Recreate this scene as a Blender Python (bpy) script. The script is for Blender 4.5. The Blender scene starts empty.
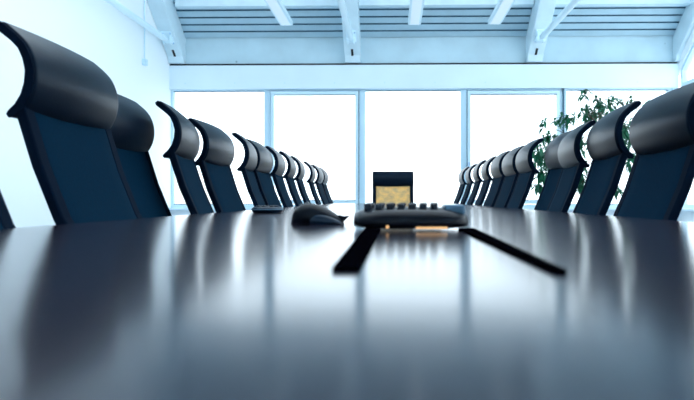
import bpy, bmesh, math, random
from mathutils import Vector, Matrix
R = math.radians
S = bpy.context.scene
COL = S.collection
CZ = 0.798            # lens height; table top is 0.74
D = 10.0              # window wall
TOP = 0.74
SL = 0.72             # roof slope

# ------------------------------------------------------------ materials
def mat(name, col, rough=.5, metal=0., spec=.5, noise=None, bump=None, coat=0., emit=None, transl=None, col2=None):
    m = bpy.data.materials.new(name); m.use_nodes = True
    nt = m.node_tree; b = nt.nodes['Principled BSDF']
    b.inputs['Base Color'].default_value = (*col, 1)
    b.inputs['Roughness'].default_value = rough
    b.inputs['Metallic'].default_value = metal
    b.inputs['Specular IOR Level'].default_value = spec
    b.inputs['Coat Weight'].default_value = coat
    if emit:
        b.inputs['Emission Color'].default_value = (*emit[0], 1)
        b.inputs['Emission Strength'].default_value = emit[1]
    tc = nt.nodes.new('ShaderNodeTexCoord')
    if noise:
        n = nt.nodes.new('ShaderNodeTexNoise'); n.inputs['Scale'].default_value = noise[0]; n.inputs['Detail'].default_value = 5
        r = nt.nodes.new('ShaderNodeValToRGB')
        c2 = col2 if col2 else tuple(c * noise[1] for c in col)
        r.color_ramp.elements[0].position = .35; r.color_ramp.elements[0].color = (*c2, 1)
        r.color_ramp.elements[1].position = .65; r.color_ramp.elements[1].color = (*col, 1)
        nt.links.new(tc.outputs['Object'], n.inputs['Vector'])
        nt.links.new(n.outputs['Fac'], r.inputs['Fac']); nt.links.new(r.outputs['Color'], b.inputs['Base Color'])
    if bump:
        n = nt.nodes.new('ShaderNodeTexNoise'); n.inputs['Scale'].default_value = bump[0]; n.inputs['Detail'].default_value = 3
        k = nt.nodes.new('ShaderNodeBump'); k.inputs['Strength'].default_value = bump[1]; k.inputs['Distance'].default_value = bump[2]
        nt.links.new(tc.outputs['Object'], n.inputs['Vector'])
        nt.links.new(n.outputs['Fac'], k.inputs['Height']); nt.links.new(k.outputs['Normal'], b.inputs['Normal'])
    if transl:
        t = nt.nodes.new('ShaderNodeBsdfTranslucent'); mx = nt.nodes.new('ShaderNodeMixShader'); mx.inputs[0].default_value = transl
        o = nt.nodes['Material Output']
        nt.links.new(b.outputs[0], mx.inputs[1]); nt.links.new(t.outputs[0], mx.inputs[2]); nt.links.new(mx.outputs[0], o.inputs['Surface'])
        if noise: nt.links.new(r.outputs['Color'], t.inputs['Color'])
        else: t.inputs['Color'].default_value = (*col, 1)
    return m

def glass_mat():
    m = bpy.data.materials.new('clear_glass'); m.use_nodes = True; nt = m.node_tree; nt.nodes.clear()
    o = nt.nodes.new('ShaderNodeOutputMaterial'); mx = nt.nodes.new('ShaderNodeMixShader')
    t = nt.nodes.new('ShaderNodeBsdfTransparent'); t.inputs['Color'].default_value = (.95, .98, 1, 1)
    g = nt.nodes.new('ShaderNodeBsdfGlossy'); g.inputs['Roughness'].default_value = .02
    mx.inputs[0].default_value = .04; nt.links.new(t.outputs[0], mx.inputs[1]); nt.links.new(g.outputs[0], mx.inputs[2])
    nt.links.new(mx.outputs[0], o.inputs['Surface'])
    return m

def knotty_mat():
    """white painted softwood board with small dark knots"""
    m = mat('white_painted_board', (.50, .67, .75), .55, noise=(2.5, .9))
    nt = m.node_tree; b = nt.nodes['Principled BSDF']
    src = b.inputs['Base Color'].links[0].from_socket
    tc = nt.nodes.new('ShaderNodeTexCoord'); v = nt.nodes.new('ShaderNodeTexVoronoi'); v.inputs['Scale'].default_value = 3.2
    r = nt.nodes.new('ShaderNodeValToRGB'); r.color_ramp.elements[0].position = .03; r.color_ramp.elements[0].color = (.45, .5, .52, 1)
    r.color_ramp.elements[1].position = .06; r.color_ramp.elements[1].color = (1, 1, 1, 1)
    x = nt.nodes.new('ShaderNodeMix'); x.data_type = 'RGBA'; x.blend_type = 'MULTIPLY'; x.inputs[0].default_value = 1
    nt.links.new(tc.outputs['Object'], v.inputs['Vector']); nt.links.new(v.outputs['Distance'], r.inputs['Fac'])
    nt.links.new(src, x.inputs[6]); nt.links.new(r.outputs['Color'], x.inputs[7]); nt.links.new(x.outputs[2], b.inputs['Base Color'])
    return m

M = dict(
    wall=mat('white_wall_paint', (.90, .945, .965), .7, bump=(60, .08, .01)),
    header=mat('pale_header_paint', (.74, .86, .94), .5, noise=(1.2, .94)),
    board=knotty_mat(),
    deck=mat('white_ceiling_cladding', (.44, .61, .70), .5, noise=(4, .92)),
    beam=mat('white_timber_beam', (.68, .83, .90), .45, noise=(5, .93)),
    black=mat('black_shadow_gap', (.004, .006, .01), .8),
    frame=mat('pale_blue_window_frame', (.58, .76, .86), .35),
    gasket=mat('gasket_and_groove_shade', (.02, .09, .15), .5),  # window seals, and the shade painted into the cladding grooves
    glass=glass_mat(),
    sill=mat('pale_sill', (.62, .76, .86), .4),
    floor=mat('grey_carpet', (.35, .42, .48), .9, noise=(40, .8)),
    table=mat('table_dark_lacquer', (.022, .019, .030), .15, spec=.17, noise=(3, .92), bump=(9, .05, .004)),
    leather=mat('dark_leather', (.0025, .007, .016), .34, spec=.10, bump=(180, .12, .002)),
    rail=mat('black_chair_rail', (.0008, .006, .016), .8, spec=.04),
    mesh=mat('navy_back_mesh', (.0008, .017, .038), .9, spec=.03, noise=(160, .8)),
    amber=mat('amber_back_mesh', (1, .74, .38), .8, spec=.1, noise=(16, .5), col2=(.62, .52, .38), transl=.85),
    chrome=mat('brushed_steel', (.45, .6, .75), .22, metal=1),
    plastic=mat('black_plastic', (.002, .004, .009), .3, spec=.16),
    plastic2=mat('blue_black_plastic', (.002, .014, .034), .3, spec=.3),
    matte=mat('matte_black_rubber', (.001, .001, .002), .95, spec=0.),
    key=mat('blue_black_key', (.004, .012, .024), .3, spec=.3),
    amber_emit=mat('emissive_amber', (.9, .5, .2), .5, emit=((1, .50, .18), .35)),  # emissive amber for the small marks on the phone front
    grey=mat('blue_grey_plastic', (.05, .13, .21), .35),
    leaf=mat('green_leaf', (.012, .17, .085), .45, noise=(6, .5), transl=.3),
    stem=mat('brown_stem', (.07, .045, .03), .8),
    soil=mat('potting_soil', (.03, .02, .015), .95, noise=(30, .5)),
    pot=mat('grey_planter', (.2, .24, .28), .5),
    tube=mat('white_lamp_housing', (.70, .88, .96), .4),
    diffuser=mat('lamp_diffuser', (.85, .93, .97), .4, emit=((.8, .93, 1.), .10)),
    steelwhite=mat('white_steel_rod', (.72, .89, .97), .3),
    conc=mat('pale_paving', (.5, .5, .5), .9, noise=(.5, .9)),
    house=mat('pale_facade', (.80, .80, .78), .9),
    house_tan=mat('tan_facade', (.85, .74, .60), .9),
    pane=mat('facade_pane', (.6, .58, .52), .5),
)

# ------------------------------------------------------------ mesh helpers
def box(bm, x0, x1, y0, y1, z0, z1, bev=0, seg=2, mtx=None):
    vs = [bm.verts.new(p) for p in ((x0,y0,z0),(x1,y0,z0),(x1,y1,z0),(x0,y1,z0),(x0,y0,z1),(x1,y0,z1),(x1,y1,z1),(x0,y1,z1))]
    fs = [bm.faces.new([vs[i] for i in q]) for q in ((0,3,2,1),(4,5,6,7),(0,1,5,4),(1,2,6,5),(2,3,7,6),(3,0,4,7))]
    out = vs
    if bev:
        es = list({e for f in fs for e in f.edges})
        r = bmesh.ops.bevel(bm, geom=es, offset=bev, segments=seg, affect='EDGES', profile=.6)
        out = list({v for v in r['verts']} | {v for v in vs if v.is_valid})
    if mtx is not None: bmesh.ops.transform(bm, matrix=mtx, verts=[v for v in out if v.is_valid])

def prism(bm, pts, axis, a, b):
    """extrude a polygon: pts (u, v); axis 'X' -> (y,z), 'Y' -> (x,z), 'Z' -> (x,y)"""
    def P(u, v, w): return {'X': (w, u, v), 'Y': (u, w, v), 'Z': (u, v, w)}[axis]
    A = [bm.verts.new(P(u, v, a)) for u, v in pts]; B = [bm.verts.new(P(u, v, b)) for u, v in pts]
    n = len(pts)
    bm.faces.new(A); bm.faces.new(B[::-1])
    for i in range(n): bm.faces.new((A[i], B[i], B[(i+1) % n], A[(i+1) % n]))

def tube(bm, p0, p1, r0, r1=None, n=12):
    r1 = r0 if r1 is None else r1
    p0, p1 = Vector(p0), Vector(p1); d = p1 - p0; q = d.to_track_quat('Z', 'Y').to_matrix()
    A, B = [], []
    for i in range(n):
        a = 2*math.pi*i/n; c = Vector((math.cos(a), math.sin(a), 0))
        A.append(bm.verts.new(p0 + q @ (c*r0))); B.append(bm.verts.new(p1 + q @ (c*r1)))
    bm.faces.new(A[::-1]); bm.faces.new(B)
    for i in range(n): bm.faces.new((A[i], A[(i+1) % n], B[(i+1) % n], B[i]))

def lathe(bm, prof, n=32, c=(0,0), sx=1, sy=1):
    rings = []
    for r, z in prof:
        if r < 1e-5: rings.append([bm.verts.new((c[0], c[1], z))])
        else: rings.append([bm.verts.new((c[0]+sx*r*math.cos(2*math.pi*i/n), c[1]+sy*r*math.sin(2*math.pi*i/n), z)) for i in range(n)])
    for a, b in zip(rings, rings[1:]):
        for i in range(n):
            j = (i+1) % n
            if len(a) == 1 and len(b) == 1: continue
            if len(a) == 1: bm.faces.new((a[0], b[i], b[j]))
            elif len(b) == 1: bm.faces.new((a[i], a[j], b[0]))
            else: bm.faces.new((a[i], a[j], b[j], b[i]))
    if len(rings[0]) > 1: bm.faces.new(rings[0][::-1])
    if len(rings[-1]) > 1: bm.faces.new(rings[-1])

def sheet(bm, prof, xs, thick, crown=lambda t: 0):
    """sweep a closed-thickness ribbon: prof = centre line [(y,z)], xs = stations across, thick(i) thickness"""
    n = len(prof); outl = []
    for i, (y, z) in enumerate(prof):
        a = prof[max(i-1, 0)]; b = prof[min(i+1, n-1)]
        t = Vector((b[0]-a[0], b[1]-a[1])).normalized(); nn = Vector((-t.y, t.x))
        h = thick(i)/2
        outl.append((Vector((y, z)) + nn*h, Vector((y, z)) - nn*h))
    rows = []
    for x in xs:
        c = crown(x)
        loop = [bm.verts.new((x, p[0].x + c, p[0].y)) for p in outl] + [bm.verts.new((x, p[1].x + c, p[1].y)) for p in outl[::-1]]
        rows.append(loop)
    m = len(rows[0])
    for a, b in zip(rows, rows[1:]):
        for i in range(m): bm.faces.new((a[i], a[(i+1) % m], b[(i+1) % m], b[i]))
    for r, fl in ((rows[0], 1), (rows[-1], 0)):
        for i in range(n-1):
            q = (r[i], r[i+1], r[m-2-i], r[m-1-i])
            bm.faces.new(q[::-1] if fl else q)

def obj(name, bm, m, parent=None, smooth=False, loc=None, bevel=0, sub=0):
    bmesh.ops.recalc_face_normals(bm, faces=bm.faces)
    me = bpy.data.meshes.new(name); bm.to_mesh(me); bm.free()
    for k in (m if isinstance(m, (list, tuple)) else [m]): me.materials.append(M[k])
    if smooth:
        for p in me.polygons: p.use_smooth = True
    o = bpy.data.objects.new(name, me); COL.objects.link(o)
    if parent: o.parent = parent
    if loc: o.location = loc
    if bevel:
        b = o.modifiers.new('bevel', 'BEVEL'); b.width = bevel; b.segments = 3; b.limit_method = 'ANGLE'
    if sub:
        b = o.modifiers.new('sub', 'SUBSURF'); b.levels = sub; b.render_levels = sub
    return o

def tag(o, label, cat, group=None):
    o['label'] = label; o['category'] = cat
    if group: o['group'] = group
    return o
def empty(name, loc, label, cat, rz=0, group=None):
    o = bpy.data.objects.new(name, None); COL.objects.link(o); o.location = loc; o.rotation_euler = (0, 0, rz)
    o.empty_display_size = .1
    return tag(o, label, cat, group)
def struct(name, bm, m, parent=None, **k):
    o = obj(name, bm, m, parent, **k)
    if not parent: o['kind'] = 'structure'
    return o
def copy_tree(o, parent=None):
    c = o.copy(); COL.objects.link(c); c.parent = parent
    for ch in list(o.children): copy_tree(ch, c)
    return c
def B(): return bmesh.new()

# ------------------------------------------------------------ room shell
XL, XR = -3.50, 4.40
YB = -2.0
Z_SILL = CZ - .14
Z_WIN = CZ + 110/64.
Z_HEAD = CZ + 134.5/64.
Z_FAS = CZ + 161/64.
APEX = 4.0
def roof(y): return Z_FAS + SL*(D - y) if y >= APEX else Z_FAS + SL*(y - (2*APEX - D))

bm = B(); box(bm, XL-.2, XR+.2, YB-.2, D+.3, -.1, 0); struct('floor', bm, 'floor')
# left wall (gable)
bm = B(); prism(bm, [(YB-.2, 0), (D+.25, 0), (D+.25, roof(D)+.1), (APEX, roof(APEX)+.2), (YB-.2, roof(YB)+.1)], 'X', XL-.2, XL); struct('wall_left', bm, 'wall')
# near wall behind the lens
bm = B(); box(bm, XL-.2, XR+.2, YB-.2, YB, 0, roof(YB)+.1); struct('wall_near', bm, 'wall')
# far wall: sill wall, header and fascia
bm = B(); box(bm, XL, XR, D, D+.25, 0, Z_SILL); wf = struct('wall_far', bm, 'wall')
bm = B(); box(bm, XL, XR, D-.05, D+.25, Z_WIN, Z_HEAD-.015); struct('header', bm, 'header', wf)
bm = B()
x = XL+.25
while x < XR:
    for z in (Z_WIN+.09,):
        tube(bm, (x, D-.049, z), (x, D-.056, z), .010, n=8)
    x += .78
struct('header_screws', bm, 'frame', wf)
bm = B(); box(bm, XL, XR-.02, D-.035, D+.1, Z_HEAD-.015, Z_HEAD+.014); struct('trim_1', bm, 'black')  # black strip standing in for the shade between header and fascia
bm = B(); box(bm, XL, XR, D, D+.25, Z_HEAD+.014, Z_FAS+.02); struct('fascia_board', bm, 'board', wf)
bm = B(); box(bm, XL, XR, D-.10, D, Z_SILL-.035, Z_SILL, bev=.006); struct('trim_2', bm, 'sill')
bm = B(); box(bm, XL, XR, D-.015, D, 0, .09); struct('baseboard_far', bm, 'frame')
bm = B(); box(bm, XL, XL+.015, YB, D, 0, .09); struct('baseboard_left', bm, 'frame')
# ceiling: ribbed cladding, unseen roof lights added by the ridge to brighten the room
YS = 7.7
def ceil_mesh(y0, y1, z0, sg):
    """cladding running from y0 to y1, height rising by SL*|dy| times sg"""
    bm = B(); L = abs(y1-y0); n = max(1, int(L/.105)); st = (y1-y0)/n; p = []
    zz = lambda y: z0 + sg*SL*abs(y0 - y)
    for i in range(n):
        a = y0 + st*i
        for t, h in ((0, 0), (.78, 0), (.80, .045), (.97, .045)):
            y = a + st*t; p.append((y, zz(y) + h))
    p.append((y1, zz(y1)))
    lo0 = [bm.verts.new((XL-.2, y, z)) for y, z in p]; lo1 = [bm.verts.new((XR+.2, y, z)) for y, z in p]
    hi0 = [bm.verts.new((XL-.2, y, z+.2)) for y, z in p]; hi1 = [bm.verts.new((XR+.2, y, z+.2)) for y, z in p]
    for i in range(len(p)-1):
        bm.faces.new((lo0[i], lo0[i+1], lo1[i+1], lo1[i])).material_index = 1 if (i % 4 != 0 and i < len(p)-2) else 0  # groove faces get the dark colour, painting in their shadow lines
        bm.faces.new((hi0[i], hi1[i], hi1[i+1], hi0[i+1]))
        bm.faces.new((lo0[i], hi0[i], hi0[i+1], lo0[i+1])); bm.faces.new((lo1[i], lo1[i+1], hi1[i+1], hi1[i]))
    bm.faces.new((lo0[0], lo1[0], hi1[0], hi0[0])); bm.faces.new((lo0[-1], hi0[-1], hi1[-1], lo1[-1]))
    return bm
cl = struct('ceiling', ceil_mesh(D+.2, YS, roof(D+.2), 1), ['deck', 'gasket'])  # second material paints the shade in the grooves
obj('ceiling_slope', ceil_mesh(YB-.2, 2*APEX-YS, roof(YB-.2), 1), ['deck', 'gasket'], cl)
bm = B(); box(bm, XL-.2, XR+.2, APEX-.12, APEX+.12, roof(APEX)-.2, roof(APEX)+.1); struct('trim_13', bm, 'beam')
wn = 14
for ya, yb in ((YS, APEX), (2*APEX-YS, APEX)):
    xs_ = [XL, -.625, 2.185, XR]
    for a, b in zip(xs_, xs_[1:]):
        bm = B()
        for q0, q1 in ((a, a+.06), (b-.06, b)):
            prism(bm, [(ya, roof(ya)), (yb, roof(yb)), (yb, roof(yb)+.08), (ya, roof(ya)+.08)], 'X', q0, q1)
        for f_ in (0, .5, .98):
            y_ = ya+(yb-ya)*f_; y2 = y_+(yb-ya)*.02
            prism(bm, [(y_, roof(y_)), (y2, roof(y2)), (y2, roof(y2)+.08), (y_, roof(y_)+.08)], 'X', a+.06, b-.06)
        f = struct('window_%d' % wn, bm, 'beam'); wn += 1  # added skylight frame, out of view, lets in extra daylight
        bm = B(); prism(bm, [(ya, roof(ya)+.04), (yb, roof(yb)+.04), (yb, roof(yb)+.05), (ya, roof(ya)+.05)], 'X', a+.06, b-.06)
        obj('pane', bm, 'glass', f)
# drip strips: thin purlins running across between the rafters
k = 0
for (a, b) in ((-3.21, -.755), (-.50, 2.05), (2.31, 4.33)):
    bm = B(); y = D-.58; z = roof(y)
    box(bm, a, b, y-.06, y+.06, z-.10, z+.0)
    k += 1; struct('trim_%d' % (k+2), bm, 'beam')

# ------------------------------------------------------------ windows
def window(n, x0, x1, fw, sash):
    bm = B(); z0, z1 = Z_SILL, Z_WIN; g = .006
    ya, yb = D+.02, D+.10
    box(bm, x0, x0+fw, ya, yb, z0, z1); box(bm, x1-fw, x1, ya, yb, z0, z1)
    box(bm, x0+fw, x1-fw, ya, yb, z1-.02, z1); box(bm, x0+fw, x1-fw, ya, yb, z0, z0+.05)
    f = struct('window_%d' % n, bm, 'frame')
    i0, i1, j0, j1 = x0+fw, x1-fw, z0+.05, z1-.02
    if sash:
        bm = B(); s = .05
        a0, a1, b0, b1 = i0+.012, i1-.012, j0+.012, j1-.012
        box(bm, a0, a0+s, ya-.03, yb-.03, b0, b1); box(bm, a1-s, a1, ya-.03, yb-.03, b0, b1)
        box(bm, a0+s, a1-s, ya-.03, yb-.03, b1-s, b1); box(bm, a0+s, a1-s, ya-.03, yb-.03, b0, b0+s)
        sh = obj('sash', bm, 'frame', f)
        bm = B(); box(bm, a0+.0, a0+.035, ya-.055, ya-.03, CZ+.45, CZ+.57, bev=.004); obj('handle', bm, 'chrome', sh)
        bm = B(); box(bm, i0, i1, ya+.05, ya+.07, j1-.012, j1); box(bm, i0, i0+.012, ya+.05, ya+.07, j0, j1); box(bm, i1-.012, i1, ya+.05, ya+.07, j0, j1)
        obj('gasket', bm, 'gasket', f)
        i0, i1, j0, j1 = a0+s, a1-s, b0+s, b1-s
    bm = B(); q = .012
    box(bm, i0, i1, ya+.01, ya+.02, j1-q, j1); box(bm, i0, i1, ya+.01, ya+.02, j0, j0+q)
    obj('gasket', bm, 'gasket', f)
    bm = B(); box(bm, i0, i1, ya+.022, ya+.034, j0, j1); obj('pane', bm, 'glass', f)
    return f
for n, (x0, x1, fw, s) in enumerate(((-3.50, -1.98, .045, 0), (-1.96, -.50, .03, 1), (-.48, 1.10, .045, 0), (1.12, 2.64, .03, 1), (2.66, 4.33, .045, 0))):
    window(n+1, x0, x1, fw, s)
bm = B()
for x in (-1.98, -.50, 1.10): box(bm, x, x+.02, D+.0, D+.10, Z_SILL, Z_WIN)
struct('trim_7', bm, 'frame')
bm = B(); box(bm, 2.64, 2.66, D-.01, D+.10, Z_SILL, Z_WIN+.1); struct('trim_10', bm, 'gasket')
bm = B(); box(bm, 4.33, 4.40, D-.02, D+.25, Z_SILL, Z_HEAD); struct('trim_8', bm, 'frame')

# right wall: low wall, glazing under the raking rafter, gable above
bm = B(); box(bm, XR, XR+.2, YB-.2, D+.25, 0, Z_SILL); wr = struct('wall_right', bm, 'wall')
def rhead(y): return min(CZ + 1.95 + SL*(D-y), CZ + 3.6)
bm = B()
ys = [D-.06, D-1.55, D-3.05, D-4.55, D-6.05, D-7.55, D-9.05, D-10.55, YB]
yk = D - (3.6-1.95)/SL
prism(bm, [(D+.25, rhead(D)), (D, rhead(D)), (yk, CZ+3.6), (YB-.2, CZ+3.6), (YB-.2, roof(YB)+.1), (APEX, roof(APEX)+.2), (D+.25, roof(D)+.1)], 'X', XR, XR+.2)
struct('gable', bm, 'wall', wr)
bm = B(); box(bm, XR-.10, XR, YB, D-.1, Z_SILL-.035, Z_SILL); struct('trim_9', bm, 'sill')
for n in range(8):
    y1, y0 = ys[n], ys[n+1]; bm = B(); w = .06; xa, xb = XR+.03, XR+.11
    box(bm, xa, xb, y0, y0+w, Z_SILL, rhead(y0)); box(bm, xa, xb, y1-w, y1, Z_SILL, rhead(y1))
    box(bm, xa, xb, y0+w, y1-w, Z_SILL, Z_SILL+.06)
    prism(bm, [(y0+w, rhead(y0+w)), (y1-w, rhead(y1-w)), (y1-w, rhead(y1-w)-w), (y0+w, rhead(y0+w)-w)], 'X', xa, xb)
    box(bm, xa, xb, y0+w, y1-w, CZ+1.72, CZ+1.78)
    f = struct('window_%d' % (n+6), bm, 'frame')
    bm = B(); box(bm, xa+.02, xa+.032, y0+w, y1-w, Z_SILL+.06, CZ+1.72)
    prism(bm, [(y0+w, CZ+1.78), (y1-w, CZ+1.78), (y1-w, rhead(y1-w)-w), (y0+w, rhead(y0+w)-w)], 'X', xa+.02, xa+.032)
    obj('pane', bm, 'glass', f)

# ------------------------------------------------------------ rafters, with tie rods
def und(d): return CZ + 2.10 + SL*d
def rafter(xc, w, label):
    t = empty('roof_rafter', (xc, D, Z_HEAD+.015), label, 'beam', group='white rafters')
    d1 = D-APEX; z0 = Z_HEAD+.015
    def loc(y, z): return (y-D, z-z0)
    bm = B()
    pts = [loc(D, z0), loc(D-.10, z0), loc(D-.16, und(.16)), loc(APEX, und(d1)), loc(APEX, roof(APEX)), loc(D, roof(D))]
    prism(bm, pts, 'X', -w/2, w/2); r = obj('beam_body', bm, 'beam', t, bevel=.008)
    return t, r
ROD_Z = CZ + 2.40
def rod_kit(t, r, xc):
    z0 = Z_HEAD+.015; y = D-.40
    q = Matrix.Translation((0, -.40, und(.40)-z0)) @ Matrix.Rotation(math.atan(SL), 4, 'X').inverted()
    # bearing plate and slot on the sloping underside
    def on(dd, off): return Vector((0, -dd, und(dd)-z0-off))
    ang = -math.atan(SL)
    bm = B(); m4 = Matrix.Translation(on(.46, .006)) @ Matrix.Rotation(ang, 4, 'X')
    box(bm, -.075, .075, -.11, .11, -.012, .006, bev=.004, mtx=m4); obj('bearing_plate', bm, 'steelwhite', t)
    bm = B(); m4 = Matrix.Translation(on(.20, .001)) @ Matrix.Rotation(ang, 4, 'X')
    box(bm, -.017, .017, -.07, .06, -.004, .004, mtx=m4); obj('slot', bm, 'black', t)
    bm = B(); a = on(.46, .03)
    tube(bm, a+Vector((-.07, 0, -.03)), a+Vector((.07, 0, -.03)), .035, n=20)
    for s in (-1, 1): box(bm, s*.045-.01, s*.045+.01, a.y-.05, a.y+.05, a.z-.08, a.z+.045, bev=.004)
    obj('clevis', bm, 'steelwhite', t, smooth=False)
    for s in (-.055, .055):
        for k in (-.075, .075):
            bm = B(); p_ = on(.46-k, .012); p_.x = s; tube(bm, p_, p_+Vector((0, 0, -.02)), .012, n=8)
            obj('bolt', bm, 'chrome', t)
    b = B(); zz = a.z-.03
    tube(b, (0, a.y-.07, zz), (0, a.y-.16, zz), .026, .043, n=20)
    tube(b, (0, a.y-.16, zz), (0, -(D-APEX)*2+.6, zz), .043, n=20)
    obj('tie_rod', b, 'steelwhite', t, smooth=False)
RL = {-3.375: 'white painted rafter against the left wall with its tie rod',
      -.625: 'middle white rafter with slotted foot above the central window',
      2.185: 'white rafter with tie rod, above and right of the row of pendant lamps'}
for xc, l in RL.items():
    t, r = rafter(xc, .24, l); rod_kit(t, r, xc)
t, r = rafter(4.365, .07, 'white rafter running up along the glazed right wall'); t.name = 'roof_rafter'
# wall conduit on the left wall
t = empty('wall_conduit', (XL, 8.9, CZ+1.9), 'thin pale conduit down the left wall ending in a small fitting', 'conduit')
bm = B(); tube(bm, (.02, 0, .05), (.02, 0, 2.0), .009, n=8); obj('pipe', bm, 'frame', t)
bm = B(); box(bm, 0, .05, -.05, .05, -.03, .06, bev=.01); tube(bm, (.03, -.04, -.01), (.09, -.12, -.02), .012, n=8); obj('fitting', bm, 'frame', t)

# pendant lamps
def lamp(xc, z, label, L=2.6):
    t = empty('pendant_lamp', (xc, 9.0, z), label, 'lamp', group='slim white pendant lamps')
    bm = B(); box(bm, -.09, .09, -L, 0, 0, .06, bev=.006); obj('housing', bm, 'tube', t)
    bm = B(); box(bm, -.062, .062, -L+.03, -.03, -.008, .0); obj('diffuser', bm, 'diffuser', t)
    for yy in (-.25, -L+.25):
        h = roof(9.0+yy) - z
        bm = B(); tube(bm, (0, yy, .06), (0, yy, h), .004, n=6); obj('suspension_wire', bm, 'frame', t)
    return t
lamp(-1.50, CZ+2.447, 'slim white pendant lamp, leftmost of three under the ceiling')
lamp(.30, CZ+2.447, 'slim white pendant lamp above the end chair, middle of three')
lamp(1.42, CZ+2.447, 'slim white pendant lamp, rightmost of three, beside the rafter')

# ------------------------------------------------------------ table
W = .76
Y0, Y1 = -1.0, 8.6
t = empty('conference_table', (0, 3.7, 0), 'very long dark glossy conference table running towards the windows', 'table')
bm = B(); box(bm, -W, W, Y0-3.7, Y1-3.7, TOP-.035, TOP, bev=.006, seg=3); obj('tabletop', bm, 'table', t)
for yy in (-3.9, -1.9, .1, 2.1, 4.0):
    bm = B(); box(bm, -.06, .06, yy-.28, yy+.28, .03, TOP-.035, bev=.01); box(bm, -.2, .2, yy-.34, yy+.34, 0, .03, bev=.008)
    obj('pedestal', bm, 'rail', t)

# ------------------------------------------------------------ chairs
def make_chair():
    t = empty('conference_chair', (0, 0, 0), 'x', 'chair')
    # side rails and panel follow the recline; centre line in (y, z)
    line = [(.19, .44), (.215, .54), (.26, .64), (.325, .74), (.378, .87), (.422, 1.012)]
    H = .235
    for s in (-1, 1):
        bm = B(); xs = sorted((s*H, s*(H-.042)))
        sheet(bm, line, xs, lambda i: .026); obj('side_rail', bm, 'rail', t, bevel=.005)
    bm = B(); sheet(bm, [(y-.001, z) for y, z in line], [-(H-.042) + 2*(H-.042)*i/6 for i in range(7)], lambda i: .022)
    obj('back_panel', bm, 'mesh', t, smooth=True, bevel=.002)
    hp = [(0.434, 0.987), (0.426, 0.993), (0.408, 1.009), (0.392, 1.034), (0.383, 1.064), (0.381, 1.097), (0.388, 1.127), (0.400, 1.153), (0.419, 1.173), (0.440, 1.190), (0.455, 1.203), (0.460, 1.210)]
    th = [.014, .024, .027, .028, .028, .027, .026, .025, .025, .026, .026, .016]
    bm = B(); n = 10; HW = H-.004
    xs = [-HW + 2*HW*i/n for i in range(n+1)]
    xs = [-HW, -HW+.006] + xs[1:-1] + [HW-.006, HW]
    sheet(bm, hp, xs, lambda i: th[i], crown=lambda x: .10*(x*x)/(HW*HW)*.12)
    hr = obj('headrest', bm, 'leather', t, smooth=True, sub=2)
    for s in (-1, 1):
        bm = B(); xx = sorted((s*(HW-.001), s*(HW+.006)))
        sheet(bm, [(y+.0144, z) for y, z in hp], xx, lambda i: th[i]*.8); obj('edge_trim', bm, 'rail', hr, bevel=.002)
    # seat, column, base (below the table)
    bm = B(); box(bm, -.24, .24, -.27, .20, .43, .50, bev=.03, seg=4); obj('seat', bm, 'leather', t, smooth=True)
    bm = B(); tube(bm, (0, 0, .09), (0, 0, .43), .028, n=16); tube(bm, (0, 0, .38), (0, 0, .43), .07, n=16); obj('gas_column', bm, 'chrome', t)
    bm = B(); lathe(bm, [(.05, .06), (.055, .11), (.0, .11)], 16)
    for k in range(5):
        a = 2*math.pi*k/5+.3; c, s = math.cos(a), math.sin(a)
        tube(bm, (0, 0, .085), (c*.27, s*.27, .065), .024, .015, n=10)
    base = obj('star_base', bm, 'chrome', t)
    for k in range(5):
        a = 2*math.pi*k/5+.3; c, s = math.cos(a), math.sin(a)
        bm = B(); tube(bm, (c*.27-s*.02, s*.27+c*.02, .027), (c*.27+s*.02, s*.27-c*.02, .027), .027, n=14)
        obj('caster', bm, 'plastic', base)
    return t
proto = make_chair()
used = [False]
def place(side, yc, u, turn, sz, label, group):
    """side -1 left / +1 right; u = lateral of the back at table height; turn in degrees"""
    if used[0]: o = copy_tree(proto)
    else: o = proto; used[0] = True
    rz = R(90*(-side)) + R(-side*turn)
    o.rotation_euler = (0, 0, rz)
    off = Matrix.Rotation(rz, 3, 'Z') @ Vector((0, .325, 0))
    o.location = (side*u - off.x, yc - off.y, 0); o.scale = (1, 1, sz)
    o['label'] = label; o['group'] = group; o['category'] = 'chair'
    return o
GL, GR = 'high-backed chairs along the left side of the table', 'high-backed chairs along the right side of the table'
LEFT = [
 (1.085, 0.8, 0, 1, 'high-backed chair cut off by the left picture edge, only its lower back corner showing'),
 (1.75, 0.80, 0, 1.01, 'largest navy high-backed chair at the left, its headrest reaching the picture edge'),
 (2.36, 0.915, 0, 0.985, 'navy chair mostly hidden behind the largest left chair'),
 (2.74, 0.81, 8, .975, 'narrow-looking navy chair turned edge-on, its curled tip against the leftmost window'),
 (3.20, 0.80, -1, .97, 'navy chair showing its broad front, fourth full chair on the left'),
 (3.92, 0.8, 6, 0.975, 'left-side chair behind the small round puck, its near edge clear of the fourth'),
 (4.38, 0.81, 0, 0.98, 'left-side chair tucked behind the fifth, ahead of the gap'),
 (4.93, 0.8, 3, 0.98, 'seventh full chair on the left, just left of the mouse'),
 (5.5, 0.8, 3, 0.985, 'eighth full chair on the left, above the mouse'),
 (6.08, 0.8, 3, 0.985, 'ninth full chair on the left, fourth from the far end'),
 (6.94, 0.8, 3, 0.985, 'third chair from the far end of the left row'),
 (7.66, 0.8, 0, 0.99, 'second chair from the far end of the left row'),
 (8.25, 0.8, 0, 0.99, 'chair farthest away in the left row'),
]
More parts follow.
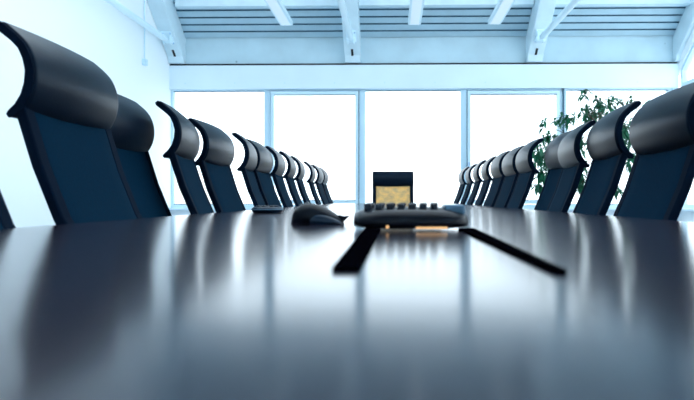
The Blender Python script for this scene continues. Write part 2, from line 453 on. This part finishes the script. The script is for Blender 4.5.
RIGHT = [
 (2.11, 0.8, 0, 0.955, 'largest chair on the right, its headrest cut by the picture edge'),
 (2.72, 0.815, 3.6, 0.97, 'second chair on the right, its curled headrest tip against the window'),
 (3.24, 0.81, 5, 0.96, 'third chair on the right, in front of the plant'),
 (3.7, 0.87, 0, 0.975, 'fourth chair on the right, mostly hidden by the third'),
 (4.29, 0.8, 1, 0.975, 'fifth chair on the right, just left of the plant'),
 (4.83, 0.8, 0, 0.975, 'sixth chair on the right, overlapped by the fifth'),
 (5.42, 0.8, 0, 0.98, 'seventh chair on the right, before the narrow gap of light'),
 (6.08, 0.8, 2, 0.98, 'fourth chair from the far end of the right row'),
 (6.74, 0.8, 2, 0.985, 'third chair from the far end of the right row'),
 (7.44, 0.8, 2, 0.985, 'second chair from the far end of the right row'),
 (8.2, 0.8, 0, 0.99, 'chair farthest away in the right row'),
]
for y, u, a, z, l in LEFT: place(-1, y, u, a, z, l, GL)
for y, u, a, z, l in RIGHT: place(1, y, u, a, z, l, GR)
# head-of-table chair, facing the lens
e = copy_tree(proto); e.rotation_euler = (0, 0, 0); e.location = (0, 8.78-.325, 0)
e['label'] = 'lone chair at the far head of the table with an amber back panel'; e['category'] = 'chair'
del e['group']
for ch in e.children:
    if ch.name.startswith('back_panel'):
        ch.data = ch.data.copy(); ch.data.materials[0] = M['amber']; ch['label'] = 'amber mesh back panel'
e.scale = (1.2, 1, .975)

# ------------------------------------------------------------ things on the table
# computer mouse
t = empty('computer_mouse', (-.172, 1.46, TOP), 'dark rounded computer mouse on the table left of the conference phone', 'mouse')
def hump(L, Wd, Hh, nx=20, ny=14, z0=.0, peak=.40):
    bm = B(); rows = []
    for i in range(nx+1):
        u = i/nx; x = -L/2 + L*u
        env = (math.sin(math.pi*min(1, max(0, u**.8)))**.55) if 0 < u < 1 else 0
        hh = Hh*env*(1 - .35*u); ww = Wd/2*(math.sin(math.pi*u)**.4 if 0 < u < 1 else 0)
        row = []
        for j in range(ny+1):
            a = math.pi*j/ny
            row.append(bm.verts.new((x, -ww*math.cos(a), z0 + hh*(math.sin(a)**.6 if 0 < a < math.pi else 0))))
        rows.append(row)
    for a, b in zip(rows, rows[1:]):
        for j in range(ny): bm.faces.new((a[j], a[j+1], b[j+1], b[j]))
        bm.faces.new((a[ny], a[0], b[0], b[ny]))
    bmesh.ops.remove_doubles(bm, verts=bm.verts, dist=1e-5)
    return bm
obj('shell', hump(.124, .066, .056), 'plastic', t, smooth=True)
bm = hump(.090, .050, .034); bmesh.ops.translate(bm, verts=bm.verts, vec=(.013, -.012, .0)); obj('side_grip', bm, 'plastic2', t, smooth=True)
bm = B(); prism(bm, [(.040, .004), (.052, .0), (.074, .020), (.060, .019), (.048, .022)], 'Y', -.012, .012); obj('cord_relief', bm, 'plastic', t, bevel=.002)
bm = B(); tube(bm, (-.04, 0, .040), (-.02, 0, .046), .006, n=12); obj('scroll_wheel', bm, 'key', t)

# round puck
t = empty('microphone_puck', (-.516, 2.62, TOP), 'small low round black microphone puck in front of the left chairs', 'microphone')
bm = B(); lathe(bm, [(.052, 0), (.060, .004), (.064, .012), (.063, .020), (.056, .026), (.0, .027)], 40); obj('body', bm, 'plastic2', t, smooth=True)
bm = B(); lathe(bm, [(.0645, .0125), (.066, .015), (.0645, .018)], 40); obj('rim_ring', bm, 'grey', t, smooth=True)
for k in range(7):
    a = 2*math.pi*k/7; bm = B(); lathe(bm, [(.009, .025), (.009, .030), (.006, .032), (0, .032)], 12, c=(.038*math.cos(a), .038*math.sin(a))); obj('button', bm, 'key', t)

# conference phone on two long flat legs
PX, PY = .033, 1.23
t = empty('conference_phone', (PX, PY, TOP), 'low black conference phone with rows of keys on two long flat legs', 'phone')
bm = B(); n = 24; rows = []
for i in range(n+1):
    u = i/n; x = -.106 + .212*u
    e_ = (1-abs(2*u-1)**3.2)
    row = []
    top = .029 + .012*max(e_, 0)**.6 ; ww = .045 + .040*max(e_, 0)**.5; bot = .008 - .004*e_
    for (yy, zz) in ((-ww, bot+.006), (-ww+.006, bot), (ww-.006, bot), (ww, bot+.006), (ww-.004, top-.004), (ww-.014, top), (0, top+.002), (-ww+.020, top-.003), (-ww+.004, top*.6+.002)):
        row.append(bm.verts.new((x, yy, zz)))
    rows.append(row)
m_ = len(rows[0])
for a, b in zip(rows, rows[1:]):
    for j in range(m_): bm.faces.new((a[j], a[(j+1) % m_], b[(j+1) % m_], b[j]))
bm.faces.new(rows[0]); bm.faces.new(rows[-1][::-1])
obj('body', bm, 'plastic', t, smooth=True)
for i in range(7):
    for j in range(3):
        bm = B(); x = -.080 + .0205*i + .002*j; y = -.038 + .030*j
        box(bm, x-.0065, x+.0065, y-.011, y+.011, .034, .0495 + .0006*j, bev=.002, seg=2)
        obj('key', bm, 'key', t, smooth=True)
bm = B(); box(bm, .062, .100, -.05, .035, .028, .0475, bev=.006, seg=3); obj('display', bm, 'grey', t, smooth=True)
bm = B(); lathe(bm, [(.0032, 0), (.0032, .004), (0, .005)], 12); bmesh.ops.rotate(bm, verts=bm.verts, matrix=Matrix.Rotation(R(90), 3, 'X')); bmesh.ops.translate(bm, verts=bm.verts, vec=(-.043, -.083, .008)); obj('amber_mark', bm, 'amber_emit', t)
bm = B(); box(bm, .008, .064, -.087, -.080, .0045, .0085); obj('amber_mark', bm, 'amber_emit', t)
for s, (px, pe, y0, a0) in enumerate(((-.071, -.071, -.72, .011), (.104, .096, -.735, .005))):
    bm = B()
    a1 = .015
    y1 = -.03
    pts = [(pe-a0, y0), (pe+a0, y0), (px+a1, y1), (px-a1, y1)]
    prism(bm, pts, 'Z', .0, .004)
    obj('leg', bm, 'matte', t, bevel=.001)

# ------------------------------------------------------------ plant
random.seed(7)
PXY = (2.55, 8.45)
t = empty('potted_plant', (PXY[0], PXY[1], 0), 'leafy green potted plant by the window behind the right-hand chairs', 'plant')
bm = B(); lathe(bm, [(.17, 0), (.20, .30), (.225, .42), (.235, .44), (.215, .44), (.205, .40), (.0, .40)], 32); pt = obj('planter', bm, 'pot', t, smooth=False)
bm = B(); lathe(bm, [(.203, .395), (.1, .412), (0, .415)], 24); obj('soil', bm, 'soil', t)
tips = []
bm = B()
def stalkline(a, b, r0, r1, sag=.0, n=5):
    p = a
    for k in range(1, n+1):
        u = k/n; q = a.lerp(b, u) + Vector((0, 0, sag*4*u*(1-u))); tube(bm, p, q, r0+(r1-r0)*(k-1)/n, r0+(r1-r0)*k/n, n=6); p = q
trunks = []
for k in range(4):
    a = 2*math.pi*k/4+.5
    p0 = Vector((.05*math.cos(a), .05*math.sin(a), .40)); p1 = Vector((.20*math.cos(a), .20*math.sin(a), 1.25 + .12*k))
    stalkline(p0, p1, .013, .008, .03); trunks.append(p1)
for k in range(92):
    # crown: dense on the side towards the table, a few long shoots above
    tall = k % 6 == 0
    x = random.uniform(-.1, .62) if tall else random.choice((-1, -1, 1))*random.uniform(.05, .62)
    z = random.uniform(1.85, 2.12) if tall else random.uniform(.95, 1.85) - .25*max(0, -x-.35)
    q = Vector((x, random.uniform(-.35, .35), z))
    a = min(trunks, key=lambda v: (v-q).length + (1 if v.z > q.z+.5 else 0))
    stalkline(a, q, .005, .003, .07, 4); tips.append((q, (q-a).normalized()))
obj('stem', bm, 'stem', t)
bm = B()
def leaf(bm, p, d, L, w):
    up = Vector((0, 0, 1)); s = d.cross(up)
    if s.length < .1: s = Vector((1, 0, 0))
    s.normalize(); nrm = s.cross(d).normalized()
    rows = []
    for u, ww in ((0, .12), (.3, .8), (.6, 1), (.85, .55), (1, .05)):
        c = p + d*(L*u) - up*(L*.45*u*u)
        rows.append([bm.verts.new(c - s*(w*ww) + nrm*.15*w), bm.verts.new(c), bm.verts.new(c + s*(w*ww) + nrm*.15*w)])
    for a, b in zip(rows, rows[1:]):
        for j in range(2): bm.faces.new((a[j], a[j+1], b[j+1], b[j]))
for q, d in tips:
    for c in range(3):
        stalk = (d + Vector((random.uniform(-1, 1), random.uniform(-1, 1), random.uniform(-.8, .6)))).normalized()
        h = q + stalk*random.uniform(.05, .13)
        tube(bm, q, h, .003, n=4)
        m_ = random.randint(5, 7); ph = random.random()*6
        for k in range(m_):
            a = ph + 2*math.pi*k/m_
            e1 = stalk.orthogonal().normalized(); e2 = stalk.cross(e1)
            dd = (e1*math.cos(a) + e2*math.sin(a) + stalk*.35).normalized()
            leaf(bm, h, dd, random.uniform(.08, .13), random.uniform(.016, .024))
obj('foliage', bm, 'leaf', t, smooth=True)

# ------------------------------------------------------------ outdoors
bm = B(); box(bm, -150, 150, D+.4, 260, -5.1, -5); g = struct('ground', bm, 'conc')
def house(x0, x1, y, z0, z1, m, nx, nz, label):
    t = empty('apartment_block', ((x0+x1)/2, y, z0), label, 'building', group='pale buildings outside the windows')
    w = (x1-x0)/2; h = z1-z0
    bm = B(); box(bm, -w, w, 0, 12, 0, h); obj('wall', bm, m, t)
    bm = B(); box(bm, -w-.3, w+.3, -.3, 12.3, h, h+.4); obj('roof', bm, m, t)
    for i in range(nx):
        for j in range(nz):
            cx = -w + 2*w*(i+.5)/nx; cz = h*(j+.6)/(nz+.3)
            bm = B(); box(bm, cx-w/nx*.55, cx+w/nx*.55, -.06, .05, cz-h/nz*.28, cz+h/nz*.28); obj('window', bm, 'pane', t)
house(3.6, 6.0, 80, -5, CZ+2.2, 'house_tan', 3, 5, 'faint tan building seen through the central window')
house(-26.4, -24.3, 76, -5, CZ+2.0, 'house', 3, 5, 'faint pale building seen through the leftmost window')

# ------------------------------------------------------------ light
w = bpy.data.worlds.new('overcast_sky'); S.world = w; w.use_nodes = True
bg = w.node_tree.nodes['Background']; bg.inputs['Color'].default_value = (.84, .94, 1.0, 1); bg.inputs['Strength'].default_value = 2.2

M['leather'].node_tree.nodes['Principled BSDF'].inputs['Specular Tint'].default_value = (.55, .78, 1, 1)
S.view_settings.view_transform = 'Standard'; S.view_settings.look = 'None'
S.view_settings.gamma = 1; S.view_settings.exposure = .72; S.view_settings.use_curve_mapping = False
S.cycles.max_bounces = 10; S.cycles.diffuse_bounces = 6; S.cycles.transparent_max_bounces = 16
S.cycles.use_denoising = True

# ------------------------------------------------------------ camera
c = bpy.data.cameras.new('camera'); co = bpy.data.objects.new('camera', c); COL.objects.link(co)
co.location = (0, 0, CZ); co.rotation_euler = (R(90), 0, R(1.1))
c.sensor_width = 36; c.lens = 36*640/694; c.shift_x = -.0486; c.shift_y = -.00144; c.clip_start = .01; c.clip_end = 500
c.dof.use_dof = True; c.dof.focus_distance = 3.2; c.dof.aperture_fstop = 5.2
S.camera = co
